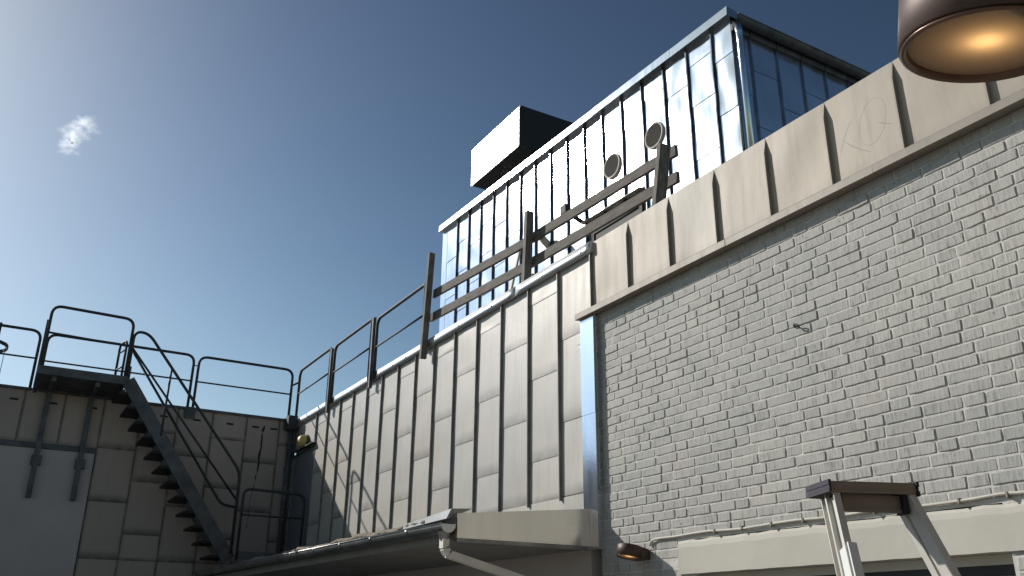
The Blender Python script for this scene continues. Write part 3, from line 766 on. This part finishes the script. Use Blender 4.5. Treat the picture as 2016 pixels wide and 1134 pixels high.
# round vents
for (vx, vz, vr) in ((-8.105, 6.38, .195), (-9.075, 6.366, .195)):
    m = MB(); c = Vector((vx, YP-.012, vz)); pr_ = [(vr, -.02), (vr, .012), (vr-.006, .018), (vr-.022, .018), (vr-.026, .012), (vr-.026, -.012)]
    m.lathe(c, (0, -1, 0), pr_, 36); vo_ = m.build('round_vent', M['ventframe'], pl)
    m = MB(); rr = vr-.027; n = 8
    for i in range(n):
        z = -rr+2*rr*(i+.5)/n; hw = math.sqrt(max(0, rr*rr-z*z))
        m.hexa([(vx-hw, YP-.031, vz+z-.012), (vx+hw, YP-.031, vz+z-.012), (vx+hw, YP-.0185, vz+z+.006), (vx-hw, YP-.0185, vz+z+.006), (vx-hw, YP-.031, vz+z-.008), (vx+hw, YP-.031, vz+z-.008), (vx+hw, YP-.0185, vz+z+.010), (vx-hw, YP-.0185, vz+z+.010)])
    m.build('louvre', M['ventdark'], vo_)
    m = MB(); m.lathe(c, (0, -1, 0), [(vr-.024, .006), (.0, .006)], 36); m.build('vent_back', M['tar'], vo_)
# door
m = MB(); m.box(DX0+.03, DX1-.06, YP+.0, YP+.011, 3.06, DZ-.102); pd = m.build('door', M['doorgrey'], pl)
m = MB(); m.box(DX0, DX0+.028, YP-.02, YP+.011, 3.06, DZ); m.box(DX1-.058, DX1, YP-.02, YP+.011, 3.06, DZ); m.box(DX0+.029, DX1-.059, YP-.02, YP+.011, DZ-.10, DZ); m.build('frame', M['darkframe'], pd)  # tall dark frame head painted in place of the shaded recess under the hood
m = MB(); m.hexa([(DX0-.18, YP-.12, DZ+.12), (DX1+.06, YP-.12, DZ+.10), (DX1+.06, YP-.006, DZ+.14), (DX0-.18, YP-.006, DZ+.16), (DX0-.18, YP-.12, DZ+.13), (DX1+.06, YP-.12, DZ+.11), (DX1+.06, YP-.006, DZ+.155), (DX0-.18, YP-.006, DZ+.175)]); m.build('door_hood', M['ventframe'], pl)
# rusty elbow
el_ = thing('rusty_pipe_elbow', 'rusty pipe elbow poking out of the shiny plant room wall', 'pipe')
e0 = Vector((-10.80, YP, 5.79)); m = MB(); m.tube(bend([e0+Vector((0, -.14, .05)), e0+Vector((.02, -.24, .09)), e0+Vector((.10, -.33, .03)), e0+Vector((.13, -.34, -.07))], .08), .052, 14); m.build('elbow', M['rust'], el_)
m = MB(); m.tube([e0+Vector((-.02, -.003, -.04)), e0+Vector((0, -.15, .055))], .060, 14); m.build('sleeve', M['palesleeve'], el_)
rebase(el_, e0)
# bracket lamp on the wall
fl_ = thing('wall_bracket', 'dark bracket fixed to the shiny plant room wall above the upper timber board', 'bracket')
bc = Vector((-9.885, YP, 5.79)); m = MB(); m.bar((-9.885, YP-.004, 5.785), (-9.86, YP-.26, 5.87), .055, .05, (0, 0, 1)); m.build('arm', M['darkframe'], fl_)
m = MB(); m.box(-9.98, -9.84, YP-.34, YP-.24, 5.86, 6.0); m.build('head', M['darkframe'], fl_)
rebase(fl_, bc)

# ------------------------------------------------------------------ ventilation hood on the plant room
vh = thing('ventilation_hood', 'large black box shaped hood with front painted white as sun glare above the plant room roof', 'hood')
hx0, hx1, hy0, hy1, hz0, hz1 = -14.17, -12.27, 7.30, 9.6, 8.43, 9.28
m = MB(); m.box(hx0, hx1, hy0+.012, hy1, hz0, hz1+.02); m.build('hood_body', M['blackbox'], vh)
m = MB(); m.box(hx0-.004, hx1-.02, hy0-.006, hy0+.011, hz0-.004, hz1-.02); m.build('glare_front', M['hoodglare'], vh)
m = MB(); m.box(hx0+.12, hx1-.3, 7.75, 8.9, 7.5, hz0-.001); m.build('neck', M['galvtrim'], vh)
rebase(vh, ((hx0+hx1)/2, 8.3, 7.5))

# small folding trestle behind the railing
ts = thing('folding_trestle', 'small pale folding trestle standing on the roof behind the middle timber post', 'trestle')
tb = Vector((-9.6, 5.6, 3.07))
m = MB(); m.bar((-10.20, 5.60, 3.07), (-9.355, 5.60, 4.90), .055, .03, (1, 0, 0)); m.build('leg', M['palesleeve'], ts)
m = MB(); m.bar((-9.03, 5.66, 3.07), (-9.47, 5.66, 4.62), .045, .025, (1, 0, 0)); m.build('leg', M['palesleeve'], ts)
m = MB(); m.bar((-9.40, 5.60, 4.875), (-9.27, 5.70, 4.885), .05, .11, (0, 1, 0)); m.build('crossbar', M['darkframe'], ts)
m = MB(); m.bar((-9.60, 5.68, 4.33), (-9.20, 5.72, 4.40), .07, .06, (0, 1, 0)); m.build('crossbar', M['darkframe'], ts)
rebase(ts, tb)

# ------------------------------------------------------------------ small things on the brick wall
m = MB(); rg = random.Random(12); pts = []
x = -5.02
pts += [(-5.24, YB-.012, .585), (-5.235, YB-.012, .612), (-5.19, YB-.012, .628), (-5.10, YB-.012, .630)]
while x < 1.5:
    pts.append((x+.08, YB-.012, .633+.004*math.sin(x*9)+rg.uniform(-.003, .003))); x += .16
cbl = thing('wall_cable', 'thin painted cable clipped along the bricks just above the beam', 'cable')
m.tube(bend(pts, .03), .0085, 8); m.build('wire', M['cable'], cbl)
x = -4.55
while x < 1.4:
    mm = MB(); mm.box(x-.005, x+.005, YB-.024, YB+.004, .617, .645); mm.tube([(x+.003, YB-.018, .618), (x+.003, YB-.030, .614)], .005, 6); mm.build('clip', M['ledge'], cbl); x += .255
rebase(cbl, (-5.2, YB, .6))
eb = MB(); ec = Vector((-3.655, YB-.03, 1.82))
rp = [ec+Vector((.021*math.cos(a), -.006*math.sin(a), .013*math.sin(a)-.4*.021*math.cos(a))) for a in [2*math.pi*i/20 for i in range(21)]]
eb.tube(rp, .0042, 8); eb.tube([ec+Vector((-.019, 0, .009)), Vector((-3.68, YB+.02, 1.832))], .0045, 8)
tag(eb.build('eye_bolt', M['darkframe']), 'small dark ring bolt in the whitewashed bricks', 'ring bolt')

# ------------------------------------------------------------------ wall lamps (drum heads tilted up from the wall)
def lampglass():
    s = NT('frosted_diffuser'); t = s.t; t.nodes.remove(s.b)
    tr_ = s.n('ShaderNodeBsdfTranslucent'); tr_.inputs[0].default_value = (.80, .70, .54, 1)
    gl = s.n('ShaderNodeBsdfGlossy'); gl.inputs['Roughness'].default_value = .35; gl.inputs[0].default_value = (.5, .45, .4, 1)
    df = s.n('ShaderNodeBsdfDiffuse'); df.inputs[0].default_value = (.30, .25, .20, 1)
    a = s.n('ShaderNodeMixShader'); a.inputs[0].default_value = .55; b = s.n('ShaderNodeMixShader'); b.inputs[0].default_value = .06
    s.l(tr_.outputs[0], a.inputs[1]); s.l(df.outputs[0], a.inputs[2]); s.l(a.outputs[0], b.inputs[1]); s.l(gl.outputs[0], b.inputs[2])
    s.l(b.outputs[0], t.nodes['Material Output'].inputs[0]); return s.m
M['diffuser'] = lampglass()
s_ = NT('lamp_bulb'); s_.b.inputs['Emission Color'].default_value = (1, .62, .29, 1); s_.b.inputs['Emission Strength'].default_value = 23; M['bulb'] = s_.m
def wall_lamp(label):
    t = thing('wall_lamp', label, 'lamp', group='bronze drum wall lamps')
    TL = R(11.2); ax = Vector((0, math.sin(TL), math.cos(TL)))       # drum axis, its top leaning to the wall
    C = Vector((0, 0, 0)); r, h = .093, .080                       # origin: centre of the drum's mouth
    m = MB(); m.lathe(C, ax, [(r-.003, .0), (r, .001), (r, h-.004), (r-.004, h), (.0, h)], 56); m.lathe(C, ax, [(r-.003, .0), (r-.006, .012), (r-.006, h-.01), (0, h-.01)], 56); m.build('drum', M['bronze'], t)
    m = MB(); m.lathe(C, ax, [(r-.004, .0), (r-.002, -.003), (r-.006, -.005), (r-.010, -.002), (r-.011, .005)], 56); m.build('rim', M['bronzerim'], t)
    m = MB(); m.lathe(C, ax, [(r-.011, .004), (r-.018, .0055), (0, .0055)], 56); m.build('diffuser', M['diffuser'], t)
    m = MB(); bc_ = C+ax*.030; m.lathe(bc_, ax, [(.0, -.011), (.008, -.008), (.011, 0), (.008, .008), (0, .011)], 16); m.build('bulb', M['bulb'], t)
    m = MB(); hw, yw_ = r*.93, .120; tt = math.tan(TL); y0 = .045
    m.hexa([(-hw, y0, -y0*tt+.010), (hw, y0, -y0*tt+.010), (hw, yw_, -yw_*tt+.003), (-hw, yw_, -yw_*tt+.003),
            (-hw, y0, h/math.cos(TL)-y0*tt-.003), (hw, y0, h/math.cos(TL)-y0*tt-.003), (hw, yw_, h/math.cos(TL)-yw_*tt-.003), (-hw, yw_, h/math.cos(TL)-yw_*tt-.003)])
    m.build('arm', M['bronze'], t)
    m = MB(); m.box(-hw*.9, hw*.9, yw_+.0005, yw_+.012, -yw_*tt+.008, h-yw_*tt-.008); m.build('back_plate', M['bronze'], t)
    return t
lamp = wall_lamp('small lit bronze drum lamp on the bricks beside the end of the beam')
lamp.location = (-5.345, YB-.130, .508)
lamp2 = copy_tree(lamp); lamp2['label'] = 'large close lit bronze drum lamp at top right, overlapping the metal fascia'
lamp2.location = (-.4445, .8817, .624); lamp2.rotation_euler = (0, 0, -R(90))
# post carrying the near lamp; unseen dark block added to darken reflections
pst = thing('steel_post', 'slim dark steel post that carries the near bronze lamp', 'post')
m = MB(); m.box(-.311, -.251, .852, .912, -1.58, .86); m.build('shaft', M['darksteel'], pst)
m = MB(); m.box(-.36, -.20, .80, .96, -1.599, -1.581); m.build('foot_plate', M['darksteel'], pst)
m = MB(); m.box(-.314, -.248, .849, .915, .8605, .875); m.build('cap', M['darksteel'], pst)
rebase(pst, (-.281, .882, -1.6))
m = MB(); m.box(.95, 6.0, -2.0, YB-.03, -1.6, 3.1); tag(m.build('added_dark_block', M['wood']), 'added dark block out of view at the right that darkens reflections', 'building')

# ------------------------------------------------------------------ step ladder
ld = thing('step_ladder', 'folded aluminium stepladder with a brown top tread in front of the bricks', 'ladder')
d1 = Vector((.396, .918, 0)).normalized(); d2 = Vector((.918, -.396, 0)); Z = Vector((0, 0, 1))
A0 = Vector((-1.92, 2.29, .415)); Wd = .293; Dp = .15
def lp(a, b, c): return A0+d1*a-d2*b+Z*c
def lbox(mb, a0, a1, b0, b1, c0, c1): mb.hexa([lp(a0, b1, c0), lp(a0, b0, c0), lp(a1, b0, c0), lp(a1, b1, c0), lp(a0, b1, c1), lp(a0, b0, c1), lp(a1, b0, c1), lp(a1, b1, c1)])
m = MB(); lbox(m, .004, Wd-.004, 0, Dp, .030, .036); lbox(m, .004, Wd-.004, -.002, .006, .000, .030); lbox(m, .004, Wd-.004, -.004, -.0021, .010, .014); lbox(m, .004, Wd-.004, Dp-.006, Dp, 0, .030)
for i in range(7): lbox(m, .004, Wd-.004, .018+i*.018, .022+i*.018, .0361, .0385)
m.build('top_tread', M['laddertop'], ld)
m = MB(); lbox(m, -.006, .0035, -.008, Dp+.006, .024, .040); lbox(m, -.004, .0035, -.006, Dp+.004, .010, .0235); lbox(m, -.005, .0035, -.007, Dp+.005, .002, .0095); m.build('end_cap', M['purple'], ld)
m = MB(); lbox(m, Wd-.0035, Wd+.006, -.008, Dp+.006, .024, .040); lbox(m, Wd-.0035, Wd+.004, -.006, Dp+.004, .010, .0235); lbox(m, Wd-.0035, Wd+.006, -.008, Dp+.006, -.006, .0095); m.build('end_cap', M['blackbox'], ld)
m = MB(); lbox(m, .045, Wd-.045, .03, .036, -.055, -.001); lbox(m, .045, Wd-.045, .025, .0299, -.055, -.045); m.build('apron', M['laddertop'], ld)
for a0 in (.028, Wd-.045):
    m = MB(); lbox(m, a0, a0+.016, .01, .06, -.06, -.001); m.build('bracket', M['blackbox'], ld)
Hl = 2.0; SL = .46; SPL = .13
def rail(a, sgn, b, wd, th):
    top = lp(a, b, -.004); bot = lp(a+sgn*SPL*Hl*1.0, b-SL*Hl, -Hl)
    mb = MB(); ds = (bot-top).normalized(); sidew = d2-ds*d2.dot(ds)
    n1 = sidew.normalized(); n2 = ds.cross(n1)
    mb.bar(top, bot, wd, th, n1); mb.bar(top+n1*wd*.46-n2*sgn*.010, bot+n1*wd*.46-n2*sgn*.010, .004, .02, n1); mb.bar(top-n1*wd*.46-n2*sgn*.010, bot-n1*wd*.46-n2*sgn*.010, .004, .02, n1)
    return mb, top, bot, n1, n2
for a, sgn in ((.03, -1), (Wd-.025, 1)):
    mb, top, bot, n1, n2 = rail(a, sgn, .03, .055, .006); ro = mb.build('front_rail', M['alu'], ld)
    if sgn < 0:
        c0 = top.lerp(bot, .085); c1 = top.lerp(bot, .24); m = MB(); m.bar(c0+n1*.004, c1+n1*.004, .066, .028, n1); lo = m.build('label', M['label'], ro)
        for f, w0 in ((.30, .040), (.335, .044), (.37, .036), (.40, .030), (.60, .044), (.64, .036)):
            for s_g in (1,):
                p = c0.lerp(c1, f)+n1*.004-n2*.0148*(1 if n2.dot(Vector((0, 0, 0))-p0 if False else -fw) < 0 else -1)
                m = MB(); m.bar(p-n1*w0/2, p+n1*w0/2, .0022, .0006, (bot-top).normalized()); m.build('print_line', M['ink'], lo)
    mb, top, bot, n1, n2 = rail(a+sgn*-.004, sgn, .085, .03, .006); mb.build('rear_rail', M['alu'], ld)
for i in range(1, 7):
    f = i/7.2; za = -Hl*f; m = MB(); aa = .03-SPL*Hl*f; ab = Wd-.025+SPL*Hl*f; b = .03-SL*Hl*f
    m.hexa([lp(aa, b+.03, za-.02), lp(aa, b-.04, za-.02), lp(ab, b-.04, za-.02), lp(ab, b+.03, za-.02), lp(aa, b+.03, za), lp(aa, b-.04, za), lp(ab, b-.04, za), lp(ab, b+.03, za)]); m.build('tread', M['alu'], ld)
rebase(ld, lp(Wd/2, 0, -Hl))

# ------------------------------------------------------------------ one wisp of cloud
def cloudmat():
    s = NT('cloud_vapour'); t = s.t; t.nodes.remove(s.b)
    v = s.coord((.10, .10, .10)); f = s.noise(v, 1.0, 6, .7); u, vv = s.uv()
    e = s.math('MULTIPLY', s.math('SUBTRACT', .5, s.math('ABSOLUTE', s.math('SUBTRACT', u, .5))), s.math('SUBTRACT', .5, s.math('ABSOLUTE', s.math('SUBTRACT', vv, .5))))
    soft = s.ramp(e, [(0, (0, 0, 0)), (.16, (1, 1, 1))])
    al = s.math('MULTIPLY', s.math('MULTIPLY', soft, s.ramp(f, [(.36, (0, 0, 0)), (.62, (1, 1, 1))])), .22)
    d = s.n('ShaderNodeBsdfDiffuse'); d.inputs[0].default_value = (.90, .94, 1, 1); tl = s.n('ShaderNodeBsdfTranslucent'); tl.inputs[0].default_value = (.90, .94, 1, 1)
    a_ = s.n('ShaderNodeMixShader'); a_.inputs[0].default_value = .9; s.l(d.outputs[0], a_.inputs[1]); s.l(tl.outputs[0], a_.inputs[2])
    tp = s.n('ShaderNodeBsdfTransparent'); b_ = s.n('ShaderNodeMixShader'); s.l(al, b_.inputs[0]); s.l(tp.outputs[0], b_.inputs[1]); s.l(a_.outputs[0], b_.inputs[2])
    s.l(b_.outputs[0], t.nodes['Material Output'].inputs[0]); return s.m
# wisps of vapour spread through a volume about 45 m tall, 900 m away
C0 = (fw*FPX+r2*(150-1008)-u2*(264-567)).normalized()*900; e1 = r2; e2 = u2; e3 = fw
m = MB(); rg = random.Random(21)
for i in range(120):
    t = rg.random()
    px_, py_ = ((1-t)**2*-24+2*t*(1-t)*(-6)+t*t*24), ((1-t)**2*34+2*t*(1-t)*(-4)+t*t*-26)
    px_ += rg.gauss(0, 9+6*t); py_ += rg.gauss(0, 8)
    c = C0+(e1*px_*.85-e2*py_)*.40+e3*rg.uniform(-7, 7)
    n_ = Vector((rg.gauss(0, .2), rg.gauss(0, .2), rg.gauss(0, .2)))+TOSUN*-.55-fw*.85; n_.normalize()
    ang = rg.uniform(-.9, .5); a1 = (e1*math.cos(ang)+e2*math.sin(ang)); a1 = (a1-n_*a1.dot(n_)).normalized(); a2 = n_.cross(a1)
    L_, W_ = rg.uniform(3, 8), rg.uniform(1.8, 4.2)
    P = [c-a1*L_-a2*W_, c+a1*L_-a2*W_*.8, c+a1*L_*.9+a2*W_, c-a1*L_*.8+a2*W_]
    m.quad(*P, uv=[(0, 0), (1, 0), (1, 1), (0, 1)])
cl_ = m.build('cloud', cloudmat()); tag(cl_, kind='structure')
scene.cycles.transparent_max_bounces = 24

# ------------------------------------------------------------------ render settings kept modest
scene.render.resolution_x, scene.render.resolution_y = 1024, 576
scene.render.engine = 'CYCLES'
